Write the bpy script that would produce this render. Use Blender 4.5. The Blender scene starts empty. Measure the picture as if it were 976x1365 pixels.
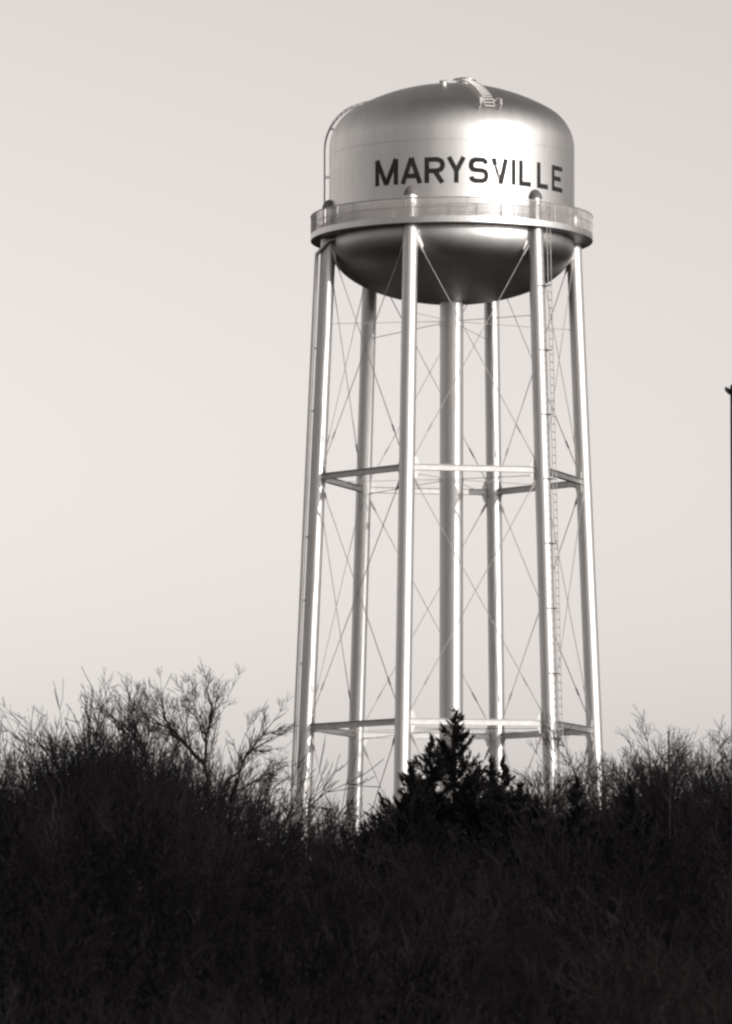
import bpy, bmesh, math, random
import numpy as np
from mathutils import Vector, Matrix

R = math.radians
sc = bpy.context.scene
COL = sc.collection

# ------------------------------------------------------------------ camera
EYE = 1.7
CAM = Vector((-3.3253, -219.40, EYE))
F_PX, W_PX, H_PX = 7416.5, 976.0, 1365.0
PITCH, ROLL = 0.0936184, 0.002619
cam_d = bpy.data.cameras.new('camera')
cam = bpy.data.objects.new('camera', cam_d)
COL.objects.link(cam)
cam_d.sensor_fit = 'VERTICAL'
cam_d.sensor_height = 36.0
cam_d.sensor_width = 36.0 * W_PX / H_PX
cam_d.lens = F_PX * 36.0 / H_PX
cam_d.clip_start = 1.0
cam_d.clip_end = 8000.0
cam.matrix_world = Matrix.Translation(CAM) @ Matrix.Rotation(R(90) + PITCH, 4, 'X') @ Matrix.Rotation(ROLL, 4, 'Z')
cam_d.dof.use_dof = True
cam_d.dof.focus_distance = 214.0
cam_d.dof.aperture_fstop = 7.0
sc.camera = cam

# ------------------------------------------------------------------ sky and sun
SUN_EL = R(8.5)
SUN_TH = R(46.0)            # to the right of the line tower -> camera
world = bpy.data.worlds.new('World')
sc.world = world
world.use_nodes = True
nt = world.node_tree
nt.nodes.clear()
sky = nt.nodes.new('ShaderNodeTexSky')
sky.sky_type = 'NISHITA'
sky.sun_disc = False
sky.sun_elevation = SUN_EL
sky.sun_rotation = math.pi - SUN_TH
sky.air_density = 2.3
sky.dust_density = 1.4
sky.ozone_density = 1.0
sepc = nt.nodes.new('ShaderNodeSeparateColor')
# black and white film behind a red filter: one grey from the sky's red and a little green
m_r = nt.nodes.new('ShaderNodeMath'); m_r.operation = 'MULTIPLY'; m_r.inputs[1].default_value = 1.0
m_g = nt.nodes.new('ShaderNodeMath'); m_g.operation = 'MULTIPLY_ADD'; m_g.inputs[1].default_value = 0.03
comb = nt.nodes.new('ShaderNodeVectorMath'); comb.operation = 'SCALE'
comb.inputs[0].default_value = (1.0, 0.945, 0.908)
bg = nt.nodes.new('ShaderNodeBackground')
bg.inputs['Strength'].default_value = 0.15
wo = nt.nodes.new('ShaderNodeOutputWorld')
nt.links.new(sky.outputs[0], sepc.inputs[0])
nt.links.new(sepc.outputs[0], m_r.inputs[0])
nt.links.new(sepc.outputs[1], m_g.inputs[0])
nt.links.new(m_r.outputs[0], m_g.inputs[2])
nt.links.new(m_g.outputs[0], comb.inputs['Scale'])
nt.links.new(comb.outputs[0], bg.inputs['Color'])
nt.links.new(bg.outputs[0], wo.inputs[0])

sun_d = bpy.data.lights.new('sun', 'SUN')
sun_d.energy = 2.0
sun_d.angle = R(0.5)
sun_d.color = (1.0, 0.965, 0.935)
sun = bpy.data.objects.new('sun', sun_d)
COL.objects.link(sun)
sv = Vector((math.sin(SUN_TH) * math.cos(SUN_EL), -math.cos(SUN_TH) * math.cos(SUN_EL), math.sin(SUN_EL)))
sun.rotation_euler = sv.to_track_quat('Z', 'Y').to_euler()
sun.location = (40, -60, 60)

sc.view_settings.view_transform = 'Standard'
sc.view_settings.look = 'None'
sc.view_settings.exposure = 0.34
sc.view_settings.gamma = 1.0
sc.cycles.pixel_filter_type = 'BLACKMAN_HARRIS'
sc.cycles.filter_width = 2.5
sc.cycles.max_bounces = 5
sc.cycles.diffuse_bounces = 2
sc.cycles.glossy_bounces = 3
sc.cycles.transparent_max_bounces = 4


def at(px, py, dist):
    """world point seen at photo pixel (px, py), on the vertical plane dist metres in front of the camera"""
    d = cam.matrix_world.to_3x3() @ Vector((px - W_PX / 2, H_PX / 2 - py, -F_PX))
    return CAM + d * (dist / d.y)


# ------------------------------------------------------------------ materials
def new_mat(name):
    m = bpy.data.materials.new(name)
    m.use_nodes = True
    n = m.node_tree.nodes
    return m, n, m.node_tree.links, n['Principled BSDF']


def metal_mat(name, base=0.6, rough=0.36, metallic=0.85, var=0.12, scale=1.2, bump=0.015, streak=True, lobe=0.5):
    m, n, l, b = new_mat(name)
    tc = n.new('ShaderNodeTexCoord')
    mp = n.new('ShaderNodeMapping')
    mp.inputs['Scale'].default_value = (1, 1, 0.12 if streak else 1)
    l.new(tc.outputs['Object'], mp.inputs[0])
    no = n.new('ShaderNodeTexNoise')
    no.inputs['Scale'].default_value = scale * 2.2
    no.inputs['Detail'].default_value = 6
    no.inputs['Roughness'].default_value = 0.62
    l.new(mp.outputs[0], no.inputs['Vector'])
    rp = n.new('ShaderNodeMapRange')
    rp.inputs[1].default_value = 0.3; rp.inputs[2].default_value = 0.7
    rp.inputs[3].default_value = base * (1 - var); rp.inputs[4].default_value = base * (1 + var)
    l.new(no.outputs[0], rp.inputs[0])
    cb = n.new('ShaderNodeVectorMath'); cb.operation = 'SCALE'
    cb.inputs[0].default_value = (1.0, 0.985, 0.97)
    l.new(rp.outputs[0], cb.inputs['Scale'])
    gl = n.new('ShaderNodeBsdfGlossy'); gl.distribution = 'BECKMANN'
    df = n.new('ShaderNodeBsdfDiffuse'); mx = n.new('ShaderNodeMixShader'); mx.inputs[0].default_value = metallic
    l.new(cb.outputs[0], gl.inputs['Color']); l.new(cb.outputs[0], df.inputs['Color'])
    g2 = n.new('ShaderNodeBsdfGlossy'); g2.distribution = 'BECKMANN'; g2.inputs['Roughness'].default_value = min(.8, rough * 1.5)
    l.new(cb.outputs[0], g2.inputs['Color'])
    m2 = n.new('ShaderNodeMixShader'); m2.inputs[0].default_value = lobe
    l.new(gl.outputs[0], m2.inputs[1]); l.new(g2.outputs[0], m2.inputs[2])
    l.new(df.outputs[0], mx.inputs[1]); l.new(m2.outputs[0], mx.inputs[2])
    l.new(mx.outputs[0], n['Material Output'].inputs['Surface'])
    n.remove(b)
    n2 = n.new('ShaderNodeTexNoise')
    n2.inputs['Scale'].default_value = scale
    n2.inputs['Detail'].default_value = 4
    l.new(tc.outputs['Object'], n2.inputs['Vector'])
    r2 = n.new('ShaderNodeMapRange')
    r2.inputs[3].default_value = rough * 0.85; r2.inputs[4].default_value = rough * 1.15
    l.new(n2.outputs[0], r2.inputs[0])
    l.new(r2.outputs[0], gl.inputs['Roughness'])
    if bump:
        n3 = n.new('ShaderNodeTexNoise')
        n3.inputs['Scale'].default_value = 0.9
        n3.inputs['Detail'].default_value = 2
        l.new(tc.outputs['Object'], n3.inputs['Vector'])
        bu = n.new('ShaderNodeBump')
        bu.inputs['Strength'].default_value = 1.0
        bu.inputs['Distance'].default_value = bump
        l.new(n3.outputs[0], bu.inputs['Height'])
        l.new(bu.outputs[0], gl.inputs['Normal']); l.new(bu.outputs[0], df.inputs['Normal'])
    return m


def rough_mat(name, lo, hi, scale, rough=0.85, spec=0.15, each=None):
    m, n, l, b = new_mat(name)
    tc = n.new('ShaderNodeTexCoord')
    no = n.new('ShaderNodeTexNoise')
    no.inputs['Scale'].default_value = scale
    no.inputs['Detail'].default_value = 4
    l.new(tc.outputs['Object'], no.inputs['Vector'])
    rp = n.new('ShaderNodeMapRange')
    rp.inputs[1].default_value = 0.3; rp.inputs[2].default_value = 0.7
    rp.inputs[3].default_value = lo; rp.inputs[4].default_value = hi
    l.new(no.outputs[0], rp.inputs[0])
    cb = n.new('ShaderNodeVectorMath'); cb.operation = 'SCALE'
    cb.inputs[0].default_value = (1.0, 0.95, 0.93)
    if each:      # every plant its own tone
        oi = n.new('ShaderNodeObjectInfo')
        er = n.new('ShaderNodeMapRange'); er.inputs[3].default_value = each[0]; er.inputs[4].default_value = each[1]
        em = n.new('ShaderNodeMath'); em.operation = 'MULTIPLY'
        l.new(oi.outputs['Random'], er.inputs[0]); l.new(er.outputs[0], em.inputs[0]); l.new(rp.outputs[0], em.inputs[1])
        l.new(em.outputs[0], cb.inputs['Scale'])
    else:
        l.new(rp.outputs[0], cb.inputs['Scale'])
    l.new(cb.outputs[0], b.inputs['Base Color'])
    b.inputs['Roughness'].default_value = rough
    b.inputs['Specular IOR Level'].default_value = spec
    return m


M_TANK = metal_mat('aluminium_paint', 0.68, 0.41, 0.992, 0.08, 0.8, 0.008)
M_LEG = metal_mat('aluminium_paint_columns', 0.60, 0.44, 0.96, 0.08, 1.5, 0.0)
M_STRUT = metal_mat('aluminium_paint_struts', 0.50, 0.5, 0.93, 0.12, 2.0, 0.0, False)
M_STEEL = metal_mat('aluminium_paint_fittings', 0.58, 0.42, 0.75, 0.10, 2.0, 0.0, False)
M_WIRE = rough_mat('galvanised_wire', 0.32, 0.46, 3.0, 0.7, 0.2)
M_GALV = rough_mat('galvanised_ladder', 0.5, 0.65, 3.0, 0.5, 0.4)
M_ROD = rough_mat('weathered_steel_rod', 0.10, 0.2, 3.0, 0.6, 0.4)
M_LET = rough_mat('black_lettering_paint', 0.012, 0.03, 2.0, 0.6, 0.25)
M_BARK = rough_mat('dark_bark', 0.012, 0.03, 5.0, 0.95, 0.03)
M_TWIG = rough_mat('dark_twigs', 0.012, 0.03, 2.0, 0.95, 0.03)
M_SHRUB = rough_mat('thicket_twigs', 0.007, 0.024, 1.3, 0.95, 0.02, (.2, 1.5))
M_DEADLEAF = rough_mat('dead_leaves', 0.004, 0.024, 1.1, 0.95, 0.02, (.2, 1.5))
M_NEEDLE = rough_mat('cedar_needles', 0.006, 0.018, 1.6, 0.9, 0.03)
M_GRASS = rough_mat('dry_stalks', 0.006, 0.03, 3.0, 0.95, 0.02)
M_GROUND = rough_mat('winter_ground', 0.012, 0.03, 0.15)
M_POLE = rough_mat('creosoted_pole', 0.02, 0.05, 3.0)

# paint for one V stroke: sun glare put into the colour as pale patches
m, n, l, b = new_mat('glare_lettering_paint')
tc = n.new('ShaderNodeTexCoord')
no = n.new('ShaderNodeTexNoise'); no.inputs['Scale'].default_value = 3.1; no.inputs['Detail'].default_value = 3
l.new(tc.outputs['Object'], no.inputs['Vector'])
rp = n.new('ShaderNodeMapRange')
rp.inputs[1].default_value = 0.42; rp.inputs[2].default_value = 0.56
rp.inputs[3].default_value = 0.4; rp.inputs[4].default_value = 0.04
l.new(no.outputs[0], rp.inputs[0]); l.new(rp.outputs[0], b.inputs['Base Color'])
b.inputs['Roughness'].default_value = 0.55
M_GLARE = m


# ------------------------------------------------------------------ helpers
def tag(o, label=None, cat=None, group=None, kind=None):
    if label: o['label'] = label
    if cat: o['category'] = cat
    if group: o['group'] = group
    if kind: o['kind'] = kind
    return o


def empty(name, loc=(0, 0, 0)):
    o = bpy.data.objects.new(name, None)
    o.location = loc
    COL.objects.link(o)
    return o


class MB:
    def __init__(s):
        s.v, s.f = [], []

    def add(s, vs, fs):
        k = len(s.v)
        s.v += [tuple(v) for v in vs]
        s.f += [tuple(i + k for i in f) for f in fs]

    def ring(s, c, u, w, r, n):
        return [c + (u * math.cos(2 * math.pi * i / n) + w * math.sin(2 * math.pi * i / n)) * r for i in range(n)]

    def tube(s, pts, rad, n=12, cap=True):
        pts = [Vector(p) for p in pts]
        if not hasattr(rad, '__len__'): rad = [rad] * len(pts)
        vs, fs = [], []
        prev = None
        for i, p in enumerate(pts):
            a = pts[max(0, i - 1)]; b = pts[min(len(pts) - 1, i + 1)]
            d = (b - a).normalized()
            if prev is None:
                t = Vector((0, 0, 1)) if abs(d.z) < .9 else Vector((0, 1, 0))
                u = d.cross(t).normalized()
            else:
                u = (prev - d * prev.dot(d)).normalized()
            prev = u
            vs += s.ring(p, u, d.cross(u), rad[i], n)
        for i in range(len(pts) - 1):
            for j in range(n):
                fs.append((i * n + j, i * n + (j + 1) % n, (i + 1) * n + (j + 1) % n, (i + 1) * n + j))
        if cap:
            # caps have vertices of their own, so that smooth shading stops at the rim
            k = len(vs)
            vs += vs[:n]; fs.append(tuple(range(k + n - 1, k - 1, -1)))
            vs += vs[(len(pts) - 1) * n:len(pts) * n]; fs.append(tuple(range(k + n, k + 2 * n)))
        s.add(vs, fs)

    def bar(s, a, b, w, h, up=Vector((0, 0, 1))):
        """box beam from a to b; w across, h along up"""
        a, b = Vector(a), Vector(b)
        d = (b - a).normalized()
        x = d.cross(up).normalized(); y = x.cross(d).normalized()
        vs = []
        for p in (a, b):
            for sx, sy in ((-1, -1), (1, -1), (1, 1), (-1, 1)):
                vs.append(p + x * sx * w / 2 + y * sy * h / 2)
        s.add(vs, [(3, 2, 1, 0), (4, 5, 6, 7), (0, 1, 5, 4), (1, 2, 6, 5), (2, 3, 7, 6), (3, 0, 4, 7)])

    def lathe(s, prof, n=96, closed=False):
        """prof: list of (r, z); revolve about z"""
        vs, fs = [], []
        idx = []
        for r, z in prof:
            if r < 1e-6:
                idx.append([len(vs)]); vs.append((0, 0, z))
            else:
                idx.append(list(range(len(vs), len(vs) + n)))
                vs += [(r * math.cos(2 * math.pi * i / n), r * math.sin(2 * math.pi * i / n), z) for i in range(n)]
        pairs = list(zip(idx[:-1], idx[1:]))
        if closed: pairs.append((idx[-1], idx[0]))
        for A, B in pairs:
            for j in range(n):
                k = (j + 1) % n
                if len(A) == 1 and len(B) == 1: continue
                if len(A) == 1: fs.append((A[0], B[k], B[j]))
                elif len(B) == 1: fs.append((A[j], A[k], B[0]))
                else: fs.append((A[j], A[k], B[k], B[j]))
        s.add(vs, fs)

    def mesh(s, name, mat, smooth=False, fix=False):
        me = bpy.data.meshes.new(name)
        me.from_pydata(s.v, [], s.f)
        if fix:
            bm = bmesh.new(); bm.from_mesh(me)
            bmesh.ops.recalc_face_normals(bm, faces=bm.faces)
            bm.to_mesh(me); bm.free()
        if smooth:
            me.polygons.foreach_set('use_smooth', [len(p.vertices) <= 4 for p in me.polygons])   # end caps stay flat
        me.materials.append(mat)
        me.update()
        return me

    def build(s, name, mat, parent=None, smooth=False, fix=False):
        o = bpy.data.objects.new(name, s.mesh(name, mat, smooth, fix))
        COL.objects.link(o)
        o.parent = parent
        return o


def link(name, me, parent=None, loc=(0, 0, 0)):
    o = bpy.data.objects.new(name, me)
    o.location = loc
    COL.objects.link(o)
    o.parent = parent
    return o


def np_mesh(name, V, Fq, mat, smooth=False):
    """V (n,3); Fq (m,k) faces of equal size"""
    me = bpy.data.meshes.new(name)
    k = Fq.shape[1]
    me.vertices.add(len(V)); me.vertices.foreach_set('co', np.ascontiguousarray(V, dtype=np.float32).ravel())
    me.loops.add(Fq.size); me.loops.foreach_set('vertex_index', np.ascontiguousarray(Fq, dtype=np.int32).ravel())
    me.polygons.add(len(Fq))
    me.polygons.foreach_set('loop_start', np.arange(0, Fq.size, k, dtype=np.int32))
    if smooth: me.polygons.foreach_set('use_smooth', np.ones(len(Fq), dtype=bool))
    me.materials.append(mat)
    me.update(calc_edges=True)
    return me


def segs_mesh(name, S, mat, n=3):
    """S (k,8): p0, p1, r0, r1 -> open n-sided prisms"""
    S = np.asarray(S, dtype=np.float64)
    p0, p1, r0, r1 = S[:, 0:3], S[:, 3:6], S[:, 6], S[:, 7]
    d = p1 - p0
    d /= np.linalg.norm(d, axis=1, keepdims=True) + 1e-12
    t = np.where(np.abs(d[:, 2:3]) < .8, np.array([[0, 0, 1.0]]), np.array([[0, 1.0, 0]]))
    u = np.cross(d, t); u /= np.linalg.norm(u, axis=1, keepdims=True)
    w = np.cross(d, u)
    V = np.empty((len(S), 2 * n, 3))
    for j in range(n):
        a = 2 * math.pi * j / n
        o = u * math.cos(a) + w * math.sin(a)
        V[:, j] = p0 + o * r0[:, None]
        V[:, n + j] = p1 + o * r1[:, None]
    q = np.array([[j, (j + 1) % n, n + (j + 1) % n, n + j] for j in range(n)])
    F = (np.arange(len(S)) * 2 * n)[:, None, None] + q[None]
    return np_mesh(name, V.reshape(-1, 3), F.reshape(-1, 4), mat)


# ------------------------------------------------------------------ ground
def build_ground():
    n = 60
    mb = MB()
    xs = [-2500 + 5000 * i / n for i in range(n + 1)]
    ys = [-600 + 4600 * i / n for i in range(n + 1)]
    rnd = random.Random(5)
    vs = [(x, y, rnd.uniform(-.06, .06)) for y in ys for x in xs]
    fs = [(j * (n + 1) + i, j * (n + 1) + i + 1, (j + 1) * (n + 1) + i + 1, (j + 1) * (n + 1) + i) for j in range(n) for i in range(n)]
    mb.add(vs, fs)
    o = mb.build('ground', M_GROUND)
    tag(o, 'dark winter ground under the thicket and the water tower', kind='structure')


build_ground()

# ------------------------------------------------------------------ water tower
Z0 = EYE                      # heights below were measured from the eye
RT = 4.88                     # shell radius
Z_BOWL, H_BOWL = 31.22 + Z0, 2.27
Z_DOME, R_CROWN, R_KNUCKLE = 35.10 + Z0, 8.0, 1.75     # roof: shallow crown on a tight knuckle
Z_BAL = 31.40 + Z0
R_BAL = 5.60
Z1, Z2 = 21.89 + Z0, 12.01 + Z0
TH0 = 0.7049
TX = 0.055
Z_CC = Z_DOME - math.sqrt((R_CROWN - R_KNUCKLE) ** 2 - (RT - R_KNUCKLE) ** 2)
R_JOIN = (RT - R_KNUCKLE) * R_CROWN / (R_CROWN - R_KNUCKLE)


def roof(r):
    """height and outward slope (radial, up) of the roof at radius r"""
    if r <= R_JOIN:
        z = Z_CC + math.sqrt(R_CROWN ** 2 - r * r)
        return z, (r / R_CROWN, (z - Z_CC) / R_CROWN)
    u = r - (RT - R_KNUCKLE)
    h = math.sqrt(max(0.0, R_KNUCKLE ** 2 - u * u))
    return Z_DOME + h, (u / R_KNUCKLE, h / R_KNUCKLE)



def leg_r(z): return 5.371 + 0.0419 * (Z1 - z)
def pol(r, th, z): return Vector((r * math.sin(th), -r * math.cos(th), z))
def leg_p(k, z, dr=0.0): return pol(leg_r(z) + dr, TH0 + k * math.pi / 3, z)


tower = empty('water_tower', (TX, 0, 0))
tag(tower, 'tall silver water tower on six columns with black MARYSVILLE lettering', 'water tower')


def build_tower():
    # tank: bowl, cylinder and domed roof in one welded shell
    N = 20
    prof = [(0.0, Z_BOWL - H_BOWL)]
    prof += [(RT * math.sin(t), Z_BOWL - H_BOWL * math.cos(t)) for t in [math.pi / 2 * i / N for i in range(1, N)]]
    prof += [(RT, Z_BOWL)]
    for s in (0.25, 0.5, 0.75): prof.append((RT, Z_BOWL + (Z_DOME - Z_BOWL) * s))
    prof += [(RT, Z_DOME)]
    aj = math.atan2(Z_DOME - Z_CC, RT - R_KNUCKLE)
    prof += [(RT - R_KNUCKLE + R_KNUCKLE * math.cos(aj * i / 14), Z_DOME + R_KNUCKLE * math.sin(aj * i / 14)) for i in range(1, 15)]
    prof += [(r, roof(r)[0]) for r in [R_JOIN * (1 - i / 12) for i in range(1, 12)]]
    prof += [(0.0, Z_CC + R_CROWN)]
    mb = MB(); mb.lathe(prof, 128)
    tank = mb.build('tank', M_TANK, tower, smooth=True, fix=True)
    # weld beads round the shell
    for zz, rr in ((Z_DOME - 0.35, RT), (Z_BOWL + 1.15, RT)):
        mb = MB(); mb.lathe([(rr - .01, zz - .03), (rr + .002, zz - .012), (rr + .002, zz + .012), (rr - .01, zz + .03)], 128)
        mb.build('weld_seam', M_TANK, tank, smooth=True)

    # lettering: (name, theta range, z range, stroke width, strokes in a unit box)
    S_ = [(1.0, .80), (.93, .93), (.78, 1.0), (.25, 1.0), (.07, .93), (0, .80), (0, .66), (.08, .55), (.25, .51), (.75, .49),
          (.93, .44), (1, .33), (1, .18), (.92, .06), (.76, 0), (.25, 0), (.07, .07), (0, .2)]
    R_ = [(0, 0), (0, 1), (.68, 1), (.9, .93), (1, .8), (1, .66), (.9, .53), (.68, .46), (0.03, .46)]
    LET = [
        ((-38.7, -26.3), .178, [[(0, 0), (0, 1)], [(0, 1), (.5, .02)], [(.5, .02), (1, 1)], [(1, 1), (1, 0)]], M_LET),
        ((-25.1, -14.4), .176, [[(0, 0), (.5, 1)], [(.5, 1), (1, 0)], [(.2, .30), (.8, .30)]], M_LET),
        ((-13.5, -4.0), .176, [R_, [(.5, .46), (1, 0)]], M_LET),
        ((-3.3, 5.7), .17, [[(0, 1), (.5, .46)], [(1, 1), (.5, .46)], [(.5, .46), (.5, 0)]], M_LET),
        ((6.9, 16.3), .178, [S_], M_LET),
        ((17.4, 26.1), .195, [[(0, 1), (.13, .74)], [(1, 1), (.55, 0)]], M_LET),
        ((28.1, 29.5), .178, [[(.5, 0), (.5, 1)]], M_LET),
        ((31.6, 39.6), .178, [[(0, 1), (0, 0)], [(0, 0), (1, 0)]], M_LET),
        ((42.3, 50.9), .178, [[(0, 1), (0, 0)], [(0, 0), (1, 0)]], M_LET),
        ((52.8, 63.4), .168, [[(0, 0), (0, 1)], [(0, 1), (1, 1)], [(0, .5), (.8, .5)], [(0, 0), (1, 0)]], M_LET),
    ]
    zb, zt = 33.03 + Z0, 34.05 + Z0

    def ribbon(mb, pts, w, rad):
        # mitred ribbon in (arc length, z), bent round the shell
        P = [np.array(p, float) for p in pts]
        Q = []
        for a, b in zip(P[:-1], P[1:]):
            k = max(1, int(np.linalg.norm(b - a) / .12))
            for i in range(k): Q.append(a + (b - a) * i / k)
        Q.append(P[-1])
        L_, R__ = [], []
        for i, q in enumerate(Q):
            a = Q[max(0, i - 1)]; b = Q[min(len(Q) - 1, i + 1)]
            d1 = (q - a); d2 = (b - q)
            if np.linalg.norm(d1) < 1e-9: d1 = d2
            if np.linalg.norm(d2) < 1e-9: d2 = d1
            n1 = np.array([-d1[1], d1[0]]) / np.linalg.norm(d1)
            n2 = np.array([-d2[1], d2[0]]) / np.linalg.norm(d2)
            m_ = (n1 + n2) / np.linalg.norm(n1 + n2)
            k = min(1.5, 1 / max(.4, float(m_ @ n1)))
            L_.append(q + m_ * w / 2 * k); R__.append(q - m_ * w / 2 * k)
        vs = [pol(rad, s / RT, z) for s, z in L_] + [pol(rad, s / RT, z) for s, z in R__]
        n_ = len(Q)
        mb.add(vs, [(i, n_ + i, n_ + i + 1, i + 1) for i in range(n_ - 1)])

    for (a, b_), w, strokes, mat in LET:
        glared = w > .19
        w *= 1.09
        s0, s1 = R(a) * RT + w / 2, R(b_) * RT - w / 2
        if s1 < s0: s0 = s1 = (s0 + s1) / 2
        mb = MB()
        for i, st in enumerate(strokes):
            pts = []
            for j, (u, v) in enumerate(st):
                uu, vv = s0 + (s1 - s0) * u, zb + (zt - zb) * v
                if abs(v - 0) < .001 and len(st) > 1 and (v == 0) and abs(st[0][1] - st[-1][1]) < 1e-3: vv += w / 2
                if abs(v - 1) < .001 and abs(st[0][1] - st[-1][1]) < 1e-3: vv -= w / 2
                if len(st) > 5:
                    vv = zb + w / 2 + (zt - zb - w) * v
                    if v == 0 and j == 0 and len(st) == 9: vv = zb
                pts.append((uu, vv))
            ribbon(mb, pts, w, RT + .004 + .001 * i)
        mb.build('letter', mat, tank)
        if glared:      # lower left stroke of the V, glare painted into its colour
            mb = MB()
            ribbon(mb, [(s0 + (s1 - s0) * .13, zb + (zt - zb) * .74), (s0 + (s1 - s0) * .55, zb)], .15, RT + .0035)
            f = mb.build('letter_stroke', M_GLARE, tank)
            f['label'] = 'lower left stroke of the letter V, paled with painted-in glare'

    # roof furniture
    def dome(th, t):
        """point and normal on the roof; t = angle from the apex"""
        r = RT * math.sin(t)
        z, (nr, nz) = roof(r)
        p = pol(r, th, z)
        n_ = Vector((math.sin(th) * nr, -math.cos(th) * nr, nz)).normalized()
        return p, n_

    def stub(name, th, t, r, h, mat=M_STEEL, lid=True):
        p, n_ = dome(th, t)
        mb = MB()
        mb.tube([p - n_ * .05, p + n_ * h], r, 20)
        o = mb.build(name, mat, tower)
        if lid:
            mb = MB(); mb.tube([p + n_ * h, p + n_ * (h + .02), p + n_ * (h + .09)], [r * 1.25, r * 1.25, r * .5], 20)
            mb.build('lid', mat, o)
        return o
    stub('roof_vent', R(60), R(7), .36, .20)
    stub('roof_hatch', R(-9), R(29), .15, .16, lid=False)
    # ladder down the front of the roof
    A = R(17.5)
    lad = empty('roof_ladder'); lad.parent = tower
    side = Vector((math.cos(A), math.sin(A), 0))
    ts = [R(9 + 3.4 * i) for i in range(19)]
    for sgn in (-1, 1):
        pts = []
        for t in ts:
            p, n_ = dome(A, t); pts.append(p + n_ * .13 + side * sgn * .2)
        mb = MB(); mb.tube(pts, .028, 6); mb.build('rail', M_GALV, lad)
        # flared hand hold at the foot
        (p, n_), (q, n2) = dome(A, R(65)), dome(A, R(71))
        o_ = side * sgn * .42
        mb = MB(); mb.tube([p + side * sgn * .2 + n_ * .13, p + o_ + n_ * .26, p * .5 + q * .5 + o_ + n_ * .36, q + o_ + n2 * .28, q + o_], .05, 6)
        mb.build('grab_rail', M_GALV, lad)
    rung = None
    for t in ts:
        p, n_ = dome(A, t)
        if rung is None:
            mb = MB(); mb.bar(-side * .2, side * .2, .06, .04); rung = mb.mesh('rung', M_GALV)
        link('rung', rung, lad, p + n_ * .13)

    # ladder up the left side of the tank
    tl = empty('tank_ladder'); tl.parent = tower
    th = R(-92)
    tang = Vector((math.cos(th), math.sin(th), 0))
    path = []
    for i in range(14): path.append((pol(RT, th, Z_BAL + .05 + (Z_DOME - Z_BAL) * i / 13), pol(1, th, 0)))
    for i in range(1, 13):
        p, n_ = dome(th, R(90 - 4.1 * i)); path.append((p, n_))
    offs = [.19] * 14 + [.19] * 8 + [.18, .15, .10, .04]
    for sgn in (-1, 1):
        mb = MB(); mb.tube([p + n_ * o_ + tang * sgn * .22 for (p, n_), o_ in zip(path, offs)], .024, 8)
        mb.build('rail', M_GALV, tl)
    mb = MB(); mb.bar(-tang * .22, tang * .22, .03, .03); rung = mb.mesh('rung', M_GALV)
    for (p, n_), o_ in zip(path, offs):
        link('rung', rung, tl, p + n_ * o_)
    for i in (1, 9, 17):
        p, n_ = path[i]
        for sgn in (-1, 1):
            mb = MB(); mb.tube([p - n_ * .02 + tang * sgn * .22, p + n_ * .2 + tang * sgn * .22], .022, 5); mb.build('bracket', M_STEEL, tl)

    # balcony
    bal = empty('balcony'); bal.parent = tower
    mb = MB(); mb.lathe([(RT - .02, Z_BAL + .02), (R_BAL - .012, Z_BAL + .02), (R_BAL - .012, Z_BAL + .05), (RT - .02, Z_BAL + .05)], 128, closed=True)
    mb.build('floor', M_STEEL, bal, fix=True)
    mb = MB(); mb.lathe([(R_BAL - .01, Z_BAL), (R_BAL + .012, Z_BAL), (R_BAL + .012, Z_BAL + .235), (R_BAL - .01, Z_BAL + .235)], 160, closed=True)
    mb.build('fascia', M_TANK, bal, fix=True)
    mb = MB(); mb.lathe([(R_BAL - .16, Z_BAL - .002), (R_BAL - .012, Z_BAL - .002), (R_BAL - .012, Z_BAL + .017), (R_BAL - .16, Z_BAL + .017)], 128, closed=True)
    mb.build('floor_edge_angle', M_STEEL, bal, fix=True)
    for name, z, r in (('top_rail', .965, .026), ('middle_rail', .60, .016)):
        mb = MB(); mb.lathe([(R_BAL + r * math.cos(a), Z_BAL + z + r * math.sin(a)) for a in [2 * math.pi * i / 6 for i in range(6)]], 128, closed=True)
        mb.build(name, M_STEEL, bal, smooth=True, fix=True)
    mb = MB(); mb.bar((0, 0, .05), (0, 0, .96), .05, .05, Vector((0, 1, 0))); me = mb.mesh('post', M_STEEL)
    for i in range(36):
        th = TH0 + math.pi / 36 + i * math.pi / 18
        o = link('post', me, bal, pol(R_BAL - .03, th, Z_BAL)); o.rotation_euler.z = th
    # woven wire between the posts
    S = []
    nW = 640
    for i in range(nW):
        th = 2 * math.pi * i / nW
        a, c = pol(R_BAL - .002, th, Z_BAL + .235), pol(R_BAL - .002, th, Z_BAL + .95)
        S.append((*a, *c, .0085, .0085))
    for j in range(1, 14):
        for i in range(128):
            t0, t1 = 2 * math.pi * i / 128, 2 * math.pi * (i + 1) / 128
            z = Z_BAL + .235 + .051 * j
            S.append((*pol(R_BAL + .003, t0, z), *pol(R_BAL + .003, t1, z), .007, .007))
    o = link('railing_wire', segs_mesh('railing_wire', S, M_GALV), bal)
    o['kind'] = 'stuff'
    # riser
    mb = MB(); mb.lathe([(.462, 0), (.462, Z_BOWL - H_BOWL + .06)], 48)
    ris = mb.build('riser', M_LEG, tower, smooth=True, fix=True)
    for z in (Z1, Z2, 28.1 + Z0):
        mb = MB(); mb.lathe([(.46, z - .09), (.485, z - .09), (.485, z + .09), (.46, z + .09)], 40); mb.build('collar', M_LEG, ris, fix=True)

    # columns with their caps
    legs = []
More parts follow.
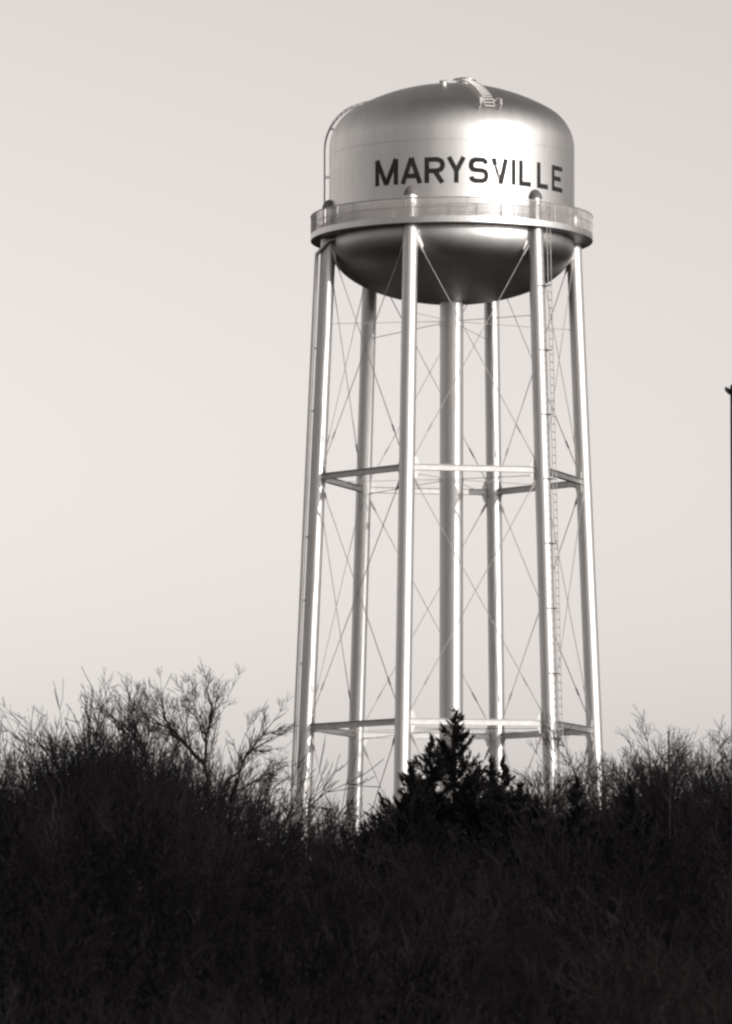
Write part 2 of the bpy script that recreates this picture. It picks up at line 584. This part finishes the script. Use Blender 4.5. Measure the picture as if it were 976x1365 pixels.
    for k in range(6):
        zs = [0, Z2, Z1, Z_BAL - .01]
        mb = MB(); mb.tube([leg_p(k, z) for z in zs], [.315, .312, .308, .300], 32)
        lg = mb.build('leg', M_LEG, tower, smooth=True)
        ax = (leg_p(k, Z_BAL + 1) - leg_p(k, Z_BAL)).normalized()
        b0 = leg_p(k, Z_BAL + .045, .04); top = Z_BAL + 1.22
        mb = MB(); mb.tube([b0, leg_p(k, top, .04)], .215, 28); lc = mb.build('leg_cap', M_LEG, lg, smooth=False)
        c = leg_p(k, top, .04)
        mb = MB(); mb.tube([c - ax * .04, c + ax * .02, c + ax * .14, c + ax * .25, c + ax * .31, c + ax * .33], [.27, .27, .235, .155, .08, .01], 28)
        ld = mb.build('cap_lid', M_ROD, lg, smooth=True)
        for z in (6.9 + Z0, 17.0 + Z0, 26.6 + Z0):
            mb = MB(); c = leg_p(k, z); mb.tube([c - ax * .018, c + ax * .018], .316, 32); mb.build('weld_seam', M_LEG, lg)
        legs.append(lg)

    # struts between the columns, with end plates
    def face_frame(k, z):
        a, b_ = leg_p(k, z), leg_p(k + 1, z)
        d = (b_ - a).normalized()
        return a, b_, d
    for z in (Z1, Z2):
        for k in range(6):
            a, b_, d = face_frame(k, z)
            nrm = Vector((0, 0, 1)).cross(d)
            up = Vector((0, 0, 1))
            mb = MB()
            e0, e1 = a + d * .30, b_ - d * .30
            mb.bar(e0, e1, .014, .21)                                     # web
            mb.bar(e0 + up * .112, e1 + up * .112, .20, .014)              # flanges
            mb.bar(e0 - up * .112, e1 - up * .112, .20, .014)
            st = mb.build('strut', M_STRUT, tower, fix=True)
            for e, s in ((a, 1), (b_, -1)):
                mb = MB()
                g0 = e + d * s * .28
                o_ = nrm * .012
                pl = [g0 + up * .42, g0 + d * s * .12 + up * .42, g0 + d * s * .22 + up * .14, g0 + d * s * .22 - up * .14, g0 + d * s * .12 - up * .42, g0 - up * .42]
                mb.add([p + o_ for p in pl] + [p - o_ for p in pl], [tuple(range(6)), tuple(range(11, 5, -1))] + [(i, i + 6, (i + 1) % 6 + 6, (i + 1) % 6) for i in range(6)])
                mb.build('gusset_plate', M_STRUT, st, fix=True)
    # crossed brace rods in three storeys
    for zt_, zb_ in ((30.75 + Z0, Z1 + .45), (Z1 - .45, Z2 + .45), (Z2 - .45, 1.2)):
        for k in range(6):
            for s in (0, 1):
                kt, kb = (k, k + 1) if s == 0 else (k + 1, k)
                A, B = leg_p(kt, zt_), leg_p(kb, zb_)
                d = (B - A).normalized()
                hz = Vector((d.x, d.y, 0)).normalized()
                # each pair is set a little apart so that the rods pass one another
                n_ = Vector((-d.y, d.x, 0)).normalized() * .035
                A2 = A + hz * .30 + n_; B2 = B - hz * .30 + n_
                mb = MB(); mb.tube([A2, B2], .017, 6)
                L = (B2 - A2).length
                dd = (B2 - A2) / L
                mb.tube([A2 + dd * (L - 1.5), A2 + dd * (L - 1.44), A2 + dd * (L - 1.16), A2 + dd * (L - 1.1)], [.02, .036, .036, .02], 6)
                mb.tube([A2, A2 + dd * .35, A2 + dd * .55], [.06, .05, .02], 6)
                mb.build('brace_rod', M_WIRE, tower)
        if zt_ > 30:
            for k in range(6):
                for kk, s in ((k, 1), (k + 1, -1)):
                    a, b_, d = face_frame(k, zt_)
                    e = a if s == 1 else b_
                    nrm = Vector((0, 0, 1)).cross(d) * .014
                    up = Vector((0, 0, 1))
                    g = e + d * s * .27
                    pl = [g + up * .32, g + d * s * .06 + up * .30, g + d * s * .24 - up * .16, g + d * s * .2 - up * .3, g - up * .1]
                    mb = MB(); mb.add([p + nrm for p in pl] + [p - nrm for p in pl], [tuple(range(5)), tuple(range(9, 4, -1))] + [(i, i + 5, (i + 1) % 5 + 5, (i + 1) % 5) for i in range(5)])
                    mb.build('gusset_plate', M_LEG, legs[kk % 6], fix=True)
    # stay rods from the riser to every column
    for z in (28.1 + Z0, Z1 - .1, Z2 - .1):
        for k in range(6):
            th = TH0 + k * math.pi / 3
            mb = MB(); mb.tube([pol(.46, th, z + .1), pol(leg_r(z) - .3, th, z - .1)], .014, 6); mb.build('stay_rod', M_WIRE, tower)

    # ladder beside the front right column
    ll = empty('column_ladder'); ll.parent = tower
    zt_, zb_ = Z_BAL + .95, 2.6
    pt = leg_p(0, Z_BAL) + Vector((.47, -.26, 0)); pt.z = zt_
    pb = leg_p(0, zb_) + Vector((.36, -.24, 0)); pb.z = zb_
    ax = (pb - pt).normalized()
    side = Vector((.36, .93, 0)).normalized()
    for sgn in (-1, 1):
        mb = MB(); mb.bar(pt + side * sgn * .2, pb + side * sgn * .2, .034, .014); mb.build('rail', M_WIRE, ll)
    mb = MB(); mb.tube([-side * .2, side * .2], .015, 6); rung = mb.mesh('rung', M_ROD)
    nr = int((zt_ - zb_) / .305)
    for i in range(nr):
        link('rung', rung, ll, pt + (pb - pt) * ((i + .5) / nr))
    z = 29.1 + Z0
    while z > 4:
        q = pt + (pb - pt) * ((zt_ - z) / (zt_ - zb_))
        c = leg_p(0, z)
        mb = MB()
        rr = .326
        a0 = math.atan2(q.y - c.y, q.x - c.x)
        pts = [c + Vector((math.cos(a0 + a) * rr, math.sin(a0 + a) * rr, 0)) for a in np.linspace(-.9, .9, 9)]
        for a_, b_ in zip(pts[:-1], pts[1:]): mb.bar(a_, b_, .02, .05)
        mb.build('clamp_band', M_ROD, ll)
        mb = MB(); mb.bar(c + (q - c).normalized() * .31, q, .07, .05); mb.build('bracket', M_ROD, ll)
        z -= 2.53

    # overflow pipe: from the tank side down past the left column
    k = 4
    pts = [pol(RT - .1, R(-70), Z_BAL - .10), pol(RT + .16, R(-74), Z_BAL - .16)]
    outs = Vector((-1, -.25, 0)).normalized()
    for z in (30.75, 30.3, 29.5, 21.9, 12.0, 3.0, -.6):
        z += Z0
        pts.append(leg_p(k, z) + outs * (.31 + .14) + Vector((0, 0, 0)))
    mb = MB(); mb.tube(pts, .085, 12); ov = mb.build('overflow_pipe', M_LEG, tower, smooth=True)
    for z in (27, 24.5, 19.5, 17, 14.5, 9.5, 7, 4.5):
        c = leg_p(k, z + Z0)
        mb = MB(); mb.bar(c + outs * .28, c + outs * .42, .05, .05); mb.build('bracket', M_ROD, ov)


build_tower()

# ------------------------------------------------------------------ vegetation generators
UP = np.array([0, 0, 1.0])


def unit(v): return v / (math.sqrt(v[0] * v[0] + v[1] * v[1] + v[2] * v[2]) + 1e-12)


def branch(out, rng, p, d, L, r, lvl, maxlvl, P):
    n = max(3, int(round(L / P['seg'][min(lvl, len(P['seg']) - 1)])))
    n = min(n, 12)
    st = L / n
    kids = P['kids'][min(lvl, len(P['kids']) - 1)]
    rmin = P['rmin']
    for i in range(n):
        t = (i + 1) / n
        d = unit(d + rng.normal(0, P['wander'], 3) + UP * P['trop'])
        q = p + d * st
        r1 = max(rmin, r * (1 - .82 * t)) if lvl else r * (1 - .70 * t)
        r0 = max(rmin, r * (1 - .82 * (t - 1 / n))) if lvl else r * (1 - .70 * (t - 1 / n))
        out.append((*p, *q, r0, r1, lvl))
        if lvl < maxlvl and t > P['start'][min(lvl, len(P['start']) - 1)]:
            k = rng.poisson(kids / n / (1 - P['start'][min(lvl, len(P['start']) - 1)]))
            for _ in range(k):
                sp(out, rng, q, d, L, r1, t, lvl, maxlvl, P)
        p = q
    return p


def sp(out, rng, q, d, L, r1, t, lvl, maxlvl, P):
    ang = rng.uniform(*P['angle'])
    ax = unit(np.cross(d, rng.normal(0, 1, 3)))
    nd = unit(d * math.cos(ang) + ax * math.sin(ang))
    cl = L * rng.uniform(*P['ratio']) * (1.15 - .6 * t)
    if cl > P.get('lmin', .12):
        branch(out, rng, q.copy(), nd, cl, max(P['rmin'], min(r1 * .8, cl * P['slim'])), lvl + 1, maxlvl, P)


TREE_P = dict(seg=[.5, .35, .25, .16, .12], kids=[17, 12, 9, 5], start=[.22, .12, .1, .1], wander=.06, trop=.035,
              angle=(.35, .8), ratio=(.36, .62), rmin=.0044, slim=.017, lmin=.24)
SHRUB_P = dict(seg=[.3, .2, .14, .1], kids=[9, 7, 4], start=[.12, .1, .1], wander=.13, trop=.05,
               angle=(.3, .8), ratio=(.32, .6), rmin=.0036, slim=.010, lmin=.16)


def bare_tree_meshes(seed, H, r0, P=TREE_P, lean=(0, 0), maxlvl=3, stems=1):
    rng = np.random.default_rng(seed)
    out = []
    for s in range(stems):
        a = rng.uniform(0, 6.28)
        off = np.array([math.cos(a), math.sin(a), 0]) * (0.25 * s)
        d = unit(np.array([lean[0], lean[1], 1.0]) + (np.array([math.cos(a), math.sin(a), 0]) * .16 if stems > 1 else 0))
        branch(out, rng, off - UP * .1, d, H * (rng.uniform(.75, 1) if s else 1), r0, 0, maxlvl, P)
    S = np.array(out)
    tr = segs_mesh('trunk', S[S[:, 8] == 0][:, :8], M_BARK, 8)
    cr = segs_mesh('crown', S[S[:, 8] > 0][:, :8], M_TWIG, 3)
    return tr, cr


def tree_thing(name, meshes, loc, rz, s, label, cat, group=None):
    o = empty(name, loc)
    o.rotation_euler.z = rz
    o.scale = (s, s, s)
    link('trunk', meshes[0], o)
    link('crown', meshes[1], o)
    tag(o, label, cat, group)
    return o


def guided_tree(name, seed, dist, limbs, label, maxlvl=3, kid_len=1.0, ntw=(2.2, 3.4)):
    """limbs: list of (pixel polyline from the base up, base radius); twigs are grown along them"""
    rng = np.random.default_rng(seed)
    b = at(*limbs[0][0][0], dist)
    base = np.array([b.x, b.y, 0.0])
    trunk, twigs = [], []
    P = dict(TREE_P); P['seg'] = [.4, .3, .2, .14]; P['kids'] = [6, 10, 8, 5]; P['rmin'] = .0048; P['trop'] = .05; P['wander'] = .06; P['angle'] = (.3, .75); P['ratio'] = (.34, .62); P['lmin'] = .17
    for li, (pl, r0) in enumerate(limbs):
        pts = [np.array(at(x, y, dist)) for x, y in pl]
        dep = 0.0
        drift = rng.normal(0, .22)
        if li == 0: pts = [base] + pts; drift = 0.05
        # depth: limbs lean towards or away from the viewer
        acc = 0
        for i in range(1, len(pts)):
            acc += np.linalg.norm(pts[i] - pts[i - 1]); pts[i] = pts[i] + np.array([0, acc * drift, 0])
        fine = []
        for a, c in zip(pts[:-1], pts[1:]):
            k = max(2, int(np.linalg.norm(c - a) / .4))
            for i in range(k): fine.append(a + (c - a) * i / k + rng.normal(0, .025, 3))
        fine.append(pts[-1])
        n = len(fine)
        tot = sum(np.linalg.norm(fine[i + 1] - fine[i]) for i in range(n - 1))
        for i in range(n - 1):
            t0, t1 = i / (n - 1), (i + 1) / (n - 1)
            ra, rb = max(.008, r0 * (1 - .8 * t0)), max(.006, r0 * (1 - .8 * t1))
            (trunk if li == 0 else twigs).append((*fine[i], *fine[i + 1], ra, rb))
            if li == 0 and fine[i][2] < 2.0: continue
            for _ in range(rng.poisson(ntw[0] * np.linalg.norm(fine[i + 1] - fine[i]) * 1.6)):
                d = unit(fine[i + 1] - fine[i])
                o = []
                ax = unit(np.cross(d, rng.normal(0, 1, 3)))
                ang = rng.uniform(.35, .8)
                L = kid_len * rng.uniform(.45, 1.15) * (1.1 - .45 * t1)
                branch(o, rng, fine[i + 1].copy(), unit(d * math.cos(ang) + ax * math.sin(ang) + UP * .1), L, min(rb * .7, .020), 1, maxlvl, P)
                twigs += [q[:8] for q in o]
        o = []
        branch(o, rng, fine[-1].copy(), unit(fine[-1] - fine[-2]), kid_len * .8, max(.007, r0 * .2), 1, maxlvl, P)
        twigs += [q[:8] for q in o]
    off = np.array([*base, *base, 0, 0])
    t = empty(name, base)
    link('trunk', segs_mesh('trunk', np.array(trunk) - off, M_BARK, 8), t)
    link('crown', segs_mesh('crown', np.array(twigs) - off, M_TWIG, 3), t)
    tag(t, label, 'tree')
    return t


def cedar_meshes(seed, H, slope, rmax, skirt=.06, dens=1.0, leaders=()):
    """eastern cedar: trunk, upswept branches and tufts of short blades; slope = half width per metre below the top"""
    rng = np.random.default_rng(seed)
    br = [(0, 0, -.1, 0, 0, H * .55, .02 * H, .012 * H), (0, 0, H * .55, 0, 0, H, .012 * H, .01)]
    P_, D_, U_ = [], [], []

    def spray(p, d, L, wide):
        """one upswept branch: tufts thick at its middle, running out to a pointed tip"""
        n = max(3, int(L / .075))
        for j in range(n):
            u = (j + 1) / n
            d = unit(d + UP * (.02 + .07 * u) + rng.normal(0, .05, 3))
            q = p + d * (L / n)
            br.append((*p, *q, max(.004, .012 * L * (1 - u * .9)), max(.003, .012 * L * (1 - u * .9) * .9)))
            if u > .18: P_.append(q); D_.append(d); U_.append((u, wide))
            p = q

    nb = int(H * 17 * dens)
    for i in range(nb):
        below = (rng.random() ** .8) * (H * (1 - skirt)) + .12
        z = H - below
        a = rng.uniform(0, 2 * math.pi)
        kind = rng.choice(3, p=[.34, .48, .18])
        full = min(rmax, .06 + slope * below)
        L = full * (rng.uniform(.4, .65), rng.uniform(.7, .95), rng.uniform(1.0, 1.22))[kind]
        lift = rng.uniform(.55, 1.0) if below < 1.2 else rng.uniform(.12, .55)
        d = unit(np.array([math.cos(a), math.sin(a), lift]))
        p = np.array([0, 0, max(.15, z - L * lift * .75)])
        wide = min(.17, .05 + .09 * L)
        spray(p, d, L, wide)
        for _ in range(rng.poisson(1.5 * L)):          # side shoots
            t = rng.uniform(.35, .85)
            a2 = a + rng.choice([-1, 1]) * rng.uniform(.4, .9)
            spray(p + d * L * t, unit(np.array([math.cos(a2), math.sin(a2), rng.uniform(.3, .9)])), L * rng.uniform(.22, .4), wide * .75)
    for i in range(26):                                # the leader
        z = H - 1.3 * i / 26
        for _ in range(2):
            P_.append(np.array([rng.normal(0, .02 + .002 * i), rng.normal(0, .02 + .002 * i), z])); D_.append(unit(UP + rng.normal(0, .35, 3))); U_.append((.8, .05))
    k = 11
    n = len(P_)
    pts = np.repeat(np.array(P_), k, 0); dirs = np.repeat(np.array(D_), k, 0)
    uu = np.repeat(np.array(U_), k, 0)
    sp_ = (uu[:, 1] * (1.05 - .85 * uu[:, 0]))[:, None]
    P0 = pts + rng.normal(0, .55, (n * k, 3)) * sp_
    D = dirs + rng.normal(0, 1, (n * k, 3)) * (.25 + .45 * (1 - uu[:, :1])) + np.array([0, 0, .15])
    D /= np.linalg.norm(D, axis=1, keepdims=True)
    Wd = np.cross(D, rng.normal(0, 1, (n * k, 3))); Wd /= np.linalg.norm(Wd, axis=1, keepdims=True)
    ln = rng.uniform(.05, .14, (n * k, 1)); wd = rng.uniform(.007, .018, (n * k, 1))
    VV = np.stack([P0 - Wd * wd, P0 + Wd * wd, P0 + D * ln + Wd * wd * .3, P0 + D * ln - Wd * wd * .3], 1).reshape(-1, 3)
    FF = np.arange(n * k * 4).reshape(-1, 4)
    tr = segs_mesh('trunk', br[:2], M_BARK, 8)
    bm_ = segs_mesh('branches', br[2:], M_BARK, 3)
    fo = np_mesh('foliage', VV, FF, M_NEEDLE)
    return tr, bm_, fo


def cedar_thing(meshes, loc, rz, s, label):
    o = empty('cedar_tree', loc)
    o.rotation_euler.z = rz
    o.scale = (s, s, s)
    link('trunk', meshes[0], o)
    br = link('branches', meshes[1], o)
    link('foliage', meshes[2], o)
    tag(o, label, 'tree')
    return o


def ground_at(px, dist):
    p = at(px, 1100, dist)
    return Vector((p.x, p.y, 0))


def height_to(py, dist): return at(488, py, dist).z


# ------------------------------------------------------------------ bare trees
VAR = []
for i in range(5):
    VAR.append((bare_tree_meshes(100 + i, 7.0, .10, stems=[1, 2, 3, 2, 1][i]), 7.0))


def top_of(meshes):
    z = 0
    for me in meshes:
        co = np.empty(len(me.vertices) * 3, dtype=np.float32); me.vertices.foreach_get('co', co)
        z = max(z, float(np.percentile(co[2::3], 99.3)))
    return z


VAR_H = [top_of(v[0]) for v in VAR]

guided_tree('bare_tree', 11, 138.0, [
    ([(281, 1075), (277, 1045), (272, 1018), (273, 992), (279, 968), (282, 950), (280, 935)], .095),
    ([(272, 1018), (255, 1000), (240, 988), (227, 972), (219, 955), (213, 945)], .07),
    ([(240, 988), (228, 972), (206, 960), (192, 948)], .04),
    ([(274, 988), (268, 968), (262, 950), (257, 935)], .025),
    ([(278, 974), (290, 960), (298, 945)], .022),
], 'tallest bare tree left of the tower, its dark trunk forking against the sky', kid_len=1.2, ntw=(4.4, 0))
guided_tree('bare_tree', 12, 134.0, [
    ([(285, 1100), (287, 1066), (300, 1045), (318, 1026), (328, 1005), (342, 988), (355, 972)], .07),
    ([(305, 1062), (318, 1053), (335, 1042), (352, 1032)], .05),
    ([(318, 1026), (318, 1008), (322, 992), (330, 975)], .022),
    ([(328, 1005), (342, 1000), (354, 990)], .018),
], 'bare tree leaning right with spreading limbs towards the left column of the tower', kid_len=1.05, ntw=(4.4, 0))
guided_tree('bare_tree', 13, 141.0, [
    ([(240, 1080), (235, 1055), (236, 1020), (237, 1000), (230, 985)], .06),
    ([(236, 1010), (225, 990), (215, 975)], .02),
    ([(237, 1000), (244, 988), (248, 976)], .02),
], 'thin bare sapling standing just left of the forked tall tree', kid_len=.95, ntw=(3.8, 0))
guided_tree('bare_tree', 14, 144.0, [
    ([(205, 1060), (198, 1020), (188, 995), (178, 980), (168, 970)], .065),
    ([(188, 995), (178, 986), (160, 970), (148, 960)], .045),
    ([(192, 1005), (199, 985), (196, 968)], .022),
    ([(180, 982), (182, 968), (188, 955)], .02),
], 'bare tree with a bowed trunk curving left, between the forked tree and the dense grove', kid_len=1.2, ntw=(4.6, 0))

grove = [  # px, top px, dist, variant, label
    (18, 1000, 74, 2, 'leafless tree at the far left edge of the photo'),
    (48, 985, 78, 1, 'leafless bushy tree second from the left edge'),
    (84, 960, 72, 2, 'leafless many stemmed tree third from the left edge'),
    (112, 955, 76, 3, 'leafless tree rising in the middle of the left grove'),
    (142, 934, 74, 2, 'leafless tree with crowded upright stems in the left grove'),
    (165, 940, 79, 1, 'leafless tree behind the one with a bowed trunk'),
    (60, 992, 88, 3, 'leafless tree behind the second and third trees from the left edge'),
    (128, 958, 86, 1, 'leafless tree far back in the middle of the left grove'),
    (10, 1010, 90, 0, 'slim leafless tree behind the one at the far left edge'),
    (155, 962, 84, 0, 'slim leafless tree between the crowded stems and the bowed trunk'),
    (215, 975, 90, 1, 'leafless tree behind the thin sapling of the left grove'),
    (255, 1000, 92, 2, 'leafless tree seen through the crown of the forked tall tree'),
    (300, 1010, 84, 3, 'small leafless tree behind the forked tall tree'),
    (345, 1055, 70, 2, 'low leafless tree beside the foot of the left column'),
    (30, 1040, 62, 3, 'low dark leafless tree in front of the far left ones'),
    (100, 1035, 62, 0, 'low dark leafless tree in front of the left grove'),
    (170, 1030, 61, 2, 'low leafless tree in front of the bowed trunk'),
    (225, 1045, 60, 3, 'low leafless tree under the forked tall tree'),
    (812, 1000, 96, 2, 'leafless tree nearest the right column of the tower'),
    (838, 985, 92, 1, 'leafless tree with stout stems right of the tower'),
    (850, 982, 84, 1, 'leafless tree with forked stems left of the thin snag'),
    (918, 984, 82, 2, 'leafless tree with dark stems between the snag and the right edge'),
    (952, 980, 84, 0, 'slender leafless tree near the right edge, before the pole'),
    (822, 1012, 84, 3, 'low leafless tree at the foot of the right column'),
    (872, 985, 88, 2, 'tall leafless tree right of the tower, in front of the thin snag'),
    (905, 975, 94, 3, 'leafless tree right of the thin snag'),
    (935, 995, 90, 1, 'leafless tree second from the right edge'),
    (968, 984, 88, 2, 'leafless tree at the right edge beside the pole'),
    (1005, 980, 90, 3, 'leafless tree just past the right edge'),
    (-25, 1005, 76, 3, 'leafless tree just past the left edge'),
    (858, 1035, 76, 0, 'low leafless tree in front of the right grove'),
    (925, 1040, 76, 2, 'low leafless tree in the lower right grove'),
    (745, 1045, 120, 1, 'small leafless tree between the two right columns'),
    (720, 1062, 110, 3, 'small leafless tree in front of the ladder column'),
    (425, 1092, 150, 2, 'small pale leafless tree between the two left columns'),
    (395, 1075, 96, 3, 'thin leafless tree in front of the left column'),
]
rg = random.Random(3)
for px, py, dist, v, lab in grove:
    if px > 795: py += 10
    if px < 40: py += 58
    elif px < 130: py += 36
    elif px < 250: py += 24
    if dist < 100: dist = dist * 1.55 + 18
    h = height_to(py, dist)
    s = h / VAR_H[v]
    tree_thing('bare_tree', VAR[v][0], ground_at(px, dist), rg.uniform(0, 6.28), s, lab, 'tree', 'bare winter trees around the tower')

# dead snag poking out of the right grove
mb = MB()
p0 = ground_at(889, 100)
zt = height_to(975, 100)
mb.tube([(0, 0, 0), (.02, 0, zt * .5), (.05, .02, zt * .8), (.04, .02, zt)], [.05, .032, .022, .015], 8)
o = empty('dead_snag', p0); tag(o, 'thin straight dead snag standing above the right grove', 'dead tree')
mb.build('trunk', M_BARK, o)
mb = MB()
mb.tube([(.03, .01, zt * .7), (.25, .05, zt * .78)], [.02, .008], 5)
mb.tube([(.04, .01, zt * .82), (-.15, .05, zt * .87)], [.016, .006], 5)
mb.build('branch_stub', M_BARK, o)

# ------------------------------------------------------------------ cedars
cm = cedar_meshes(21, 9.0, .68, 2.7, dens=3.6, leaders=[])
zt = height_to(948, 118); cedar_thing(cm, ground_at(606, 118), .4, zt / 9.0, 'tall dark pointed cedar in front of the riser of the tower')
c2 = cedar_meshes(22, 7.0, .42, 1.6, dens=3.8)
zt = height_to(985, 116); cedar_thing(c2, ground_at(574, 116), 1.0, zt / 7.0, 'narrow dark cedar close against the left side of the tallest cedar')
zt = height_to(1014, 117); cedar_thing(c2, ground_at(655, 117), 2.2, zt / 7.0, 'dark cedar just right of the tallest cedar')
zt = height_to(1014, 114); cedar_thing(c2, ground_at(672, 114), 4.0, zt / 7.0, 'slim dark cedar at the right end of the cedar clump')
c3 = cedar_meshes(23, 6.0, .78, 2.3, dens=4.2)
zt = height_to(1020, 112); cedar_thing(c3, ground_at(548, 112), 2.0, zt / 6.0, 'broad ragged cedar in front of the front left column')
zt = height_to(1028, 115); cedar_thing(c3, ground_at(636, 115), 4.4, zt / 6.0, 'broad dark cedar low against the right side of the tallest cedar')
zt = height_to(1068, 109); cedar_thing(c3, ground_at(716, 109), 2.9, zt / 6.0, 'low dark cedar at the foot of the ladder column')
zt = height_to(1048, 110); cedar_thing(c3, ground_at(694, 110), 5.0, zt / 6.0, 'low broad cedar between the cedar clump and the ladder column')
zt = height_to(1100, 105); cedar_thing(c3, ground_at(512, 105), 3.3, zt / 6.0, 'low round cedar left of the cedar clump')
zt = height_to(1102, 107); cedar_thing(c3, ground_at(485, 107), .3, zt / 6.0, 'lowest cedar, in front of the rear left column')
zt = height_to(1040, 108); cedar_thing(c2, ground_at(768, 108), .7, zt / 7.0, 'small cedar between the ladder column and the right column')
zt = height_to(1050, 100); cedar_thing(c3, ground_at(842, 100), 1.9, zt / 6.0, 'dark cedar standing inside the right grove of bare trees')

# ------------------------------------------------------------------ thicket
SHR = []
for i in range(6):
    rng = np.random.default_rng(300 + i)
    out = []
    for s in range(13):
        a = rng.uniform(0, 6.28); rr = rng.uniform(0, .75)
        d = unit(np.array([math.cos(a) * .35 * rr, math.sin(a) * .35 * rr, 1.0]) + rng.normal(0, .12, 3))
        branch(out, rng, np.array([math.cos(a) * rr, math.sin(a) * rr, 0.0]), d, 3.0 * rng.uniform(.6, 1.0), .022, 0, 3, SHRUB_P)
    S = np.array(out)
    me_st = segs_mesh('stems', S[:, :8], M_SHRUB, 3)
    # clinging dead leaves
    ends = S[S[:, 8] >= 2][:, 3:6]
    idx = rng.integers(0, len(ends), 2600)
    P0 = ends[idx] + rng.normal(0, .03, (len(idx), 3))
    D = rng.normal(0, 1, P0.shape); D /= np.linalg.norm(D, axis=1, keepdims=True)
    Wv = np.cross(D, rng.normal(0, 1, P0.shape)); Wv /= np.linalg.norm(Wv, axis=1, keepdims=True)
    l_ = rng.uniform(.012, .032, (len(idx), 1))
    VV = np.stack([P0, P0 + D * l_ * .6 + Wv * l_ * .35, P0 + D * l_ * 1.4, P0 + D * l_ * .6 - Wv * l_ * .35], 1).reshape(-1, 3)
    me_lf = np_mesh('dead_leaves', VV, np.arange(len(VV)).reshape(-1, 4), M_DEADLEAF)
    SHR.append((me_st, me_lf, top_of([me_st])))

TOPX = [-600, -200, 20, 60, 100, 150, 200, 235, 262, 300, 350, 390, 470, 540, 600, 700, 750, 800, 850, 900, 976, 1200, 1600]
TOPY = [1030, 1030, 1026, 1004, 984, 970, 988, 1015, 1045, 1072, 1088, 1094, 1100, 1106, 1090, 1085, 1092, 1095, 1066, 1062, 1040, 1035, 1035]
rows = [(40, .10), (44, .22), (48, .34), (52, .44), (57, .54), (62, .64), (67, .72), (73, .80), (80, .86), (88, .92), (98, .96),
        (108, 1.0), (122, 1.0), (138, 1.0), (155, 1.0), (180, .97)]
rg = random.Random(8)
for dist, frac in rows:
    wpx = 2.0 / dist * F_PX * .72
    n = min(int(1500 / wpx) + 3, 21)
    for i in range(n):
        px = 488 + (i - (n - 1) / 2) * 1500 / n + rg.uniform(-.35, .35) * wpx
        top = float(np.interp(px, TOPX, TOPY))
        py = 1365 + (top - 1365) * frac + rg.uniform(-10, 22)
        h = max(1.9, height_to(py, dist))
        st, lf, H = SHR[rg.randrange(6)]
        g = ground_at(px, dist)
        g.y += rg.uniform(-1.5, 1.5)
        o = empty('thicket_shrub', g)
        s = h / H
        w_ = (s ** .6) * rg.uniform(.9, 1.15)
        o.scale = (w_, w_, s)
        o.rotation_euler.z = rg.uniform(0, 6.28)
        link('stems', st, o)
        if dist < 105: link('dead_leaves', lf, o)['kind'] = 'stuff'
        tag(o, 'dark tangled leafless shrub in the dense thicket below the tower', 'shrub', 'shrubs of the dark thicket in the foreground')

# dry stalks in front of the thicket
rng = np.random.default_rng(77)
n = 1800
x = rng.uniform(-9, 9, n) + CAM.x; y = CAM.y + rng.uniform(31, 40, n)
h = rng.uniform(1.2, 2.1, n)
S = []
lean = rng.normal(0, .16, (n, 2))
S1 = np.stack([x, y, 0 * x, x + lean[:, 0] * h * .4, y + lean[:, 1] * h * .4, h * .55, .007 + 0 * x, .005 + 0 * x], 1)
S2 = np.stack([S1[:, 3], S1[:, 4], S1[:, 5], x + lean[:, 0] * h * 1.2, y + lean[:, 1] * h * 1.2, h, .005 + 0 * x, .002 + 0 * x], 1)
o = link('dry_weeds', segs_mesh('dry_weeds', np.concatenate([S1, S2]), M_GRASS, 3))
tag(o, 'dry weed stalks standing at the near edge of the dark thicket', 'weeds', kind='stuff')

# ------------------------------------------------------------------ pole at the right edge
d = 92.0
p = at(973, 514, d)
g = Vector((p.x + .155, p.y, 0))
pole = empty('utility_pole', g)
tag(pole, 'dark wooden utility pole cut by the right edge of the photo', 'pole')
mb = MB(); mb.tube([(0.05, 0, 0), (0, 0, p.z)], [.19, .15], 16); mb.build('shaft', M_POLE, pole, smooth=True)
mb = MB(); mb.tube([(0, 0, p.z), (0, 0, p.z + .06)], [.15, .08], 16); mb.build('top', M_POLE, pole)
mb = MB(); mb.tube([(-.13, 0, p.z - .12), (-.2, 0, p.z - .07), (-.235, 0, p.z - .03)], [.05, .04, .015], 8); mb.build('pin_bracket', M_POLE, pole)
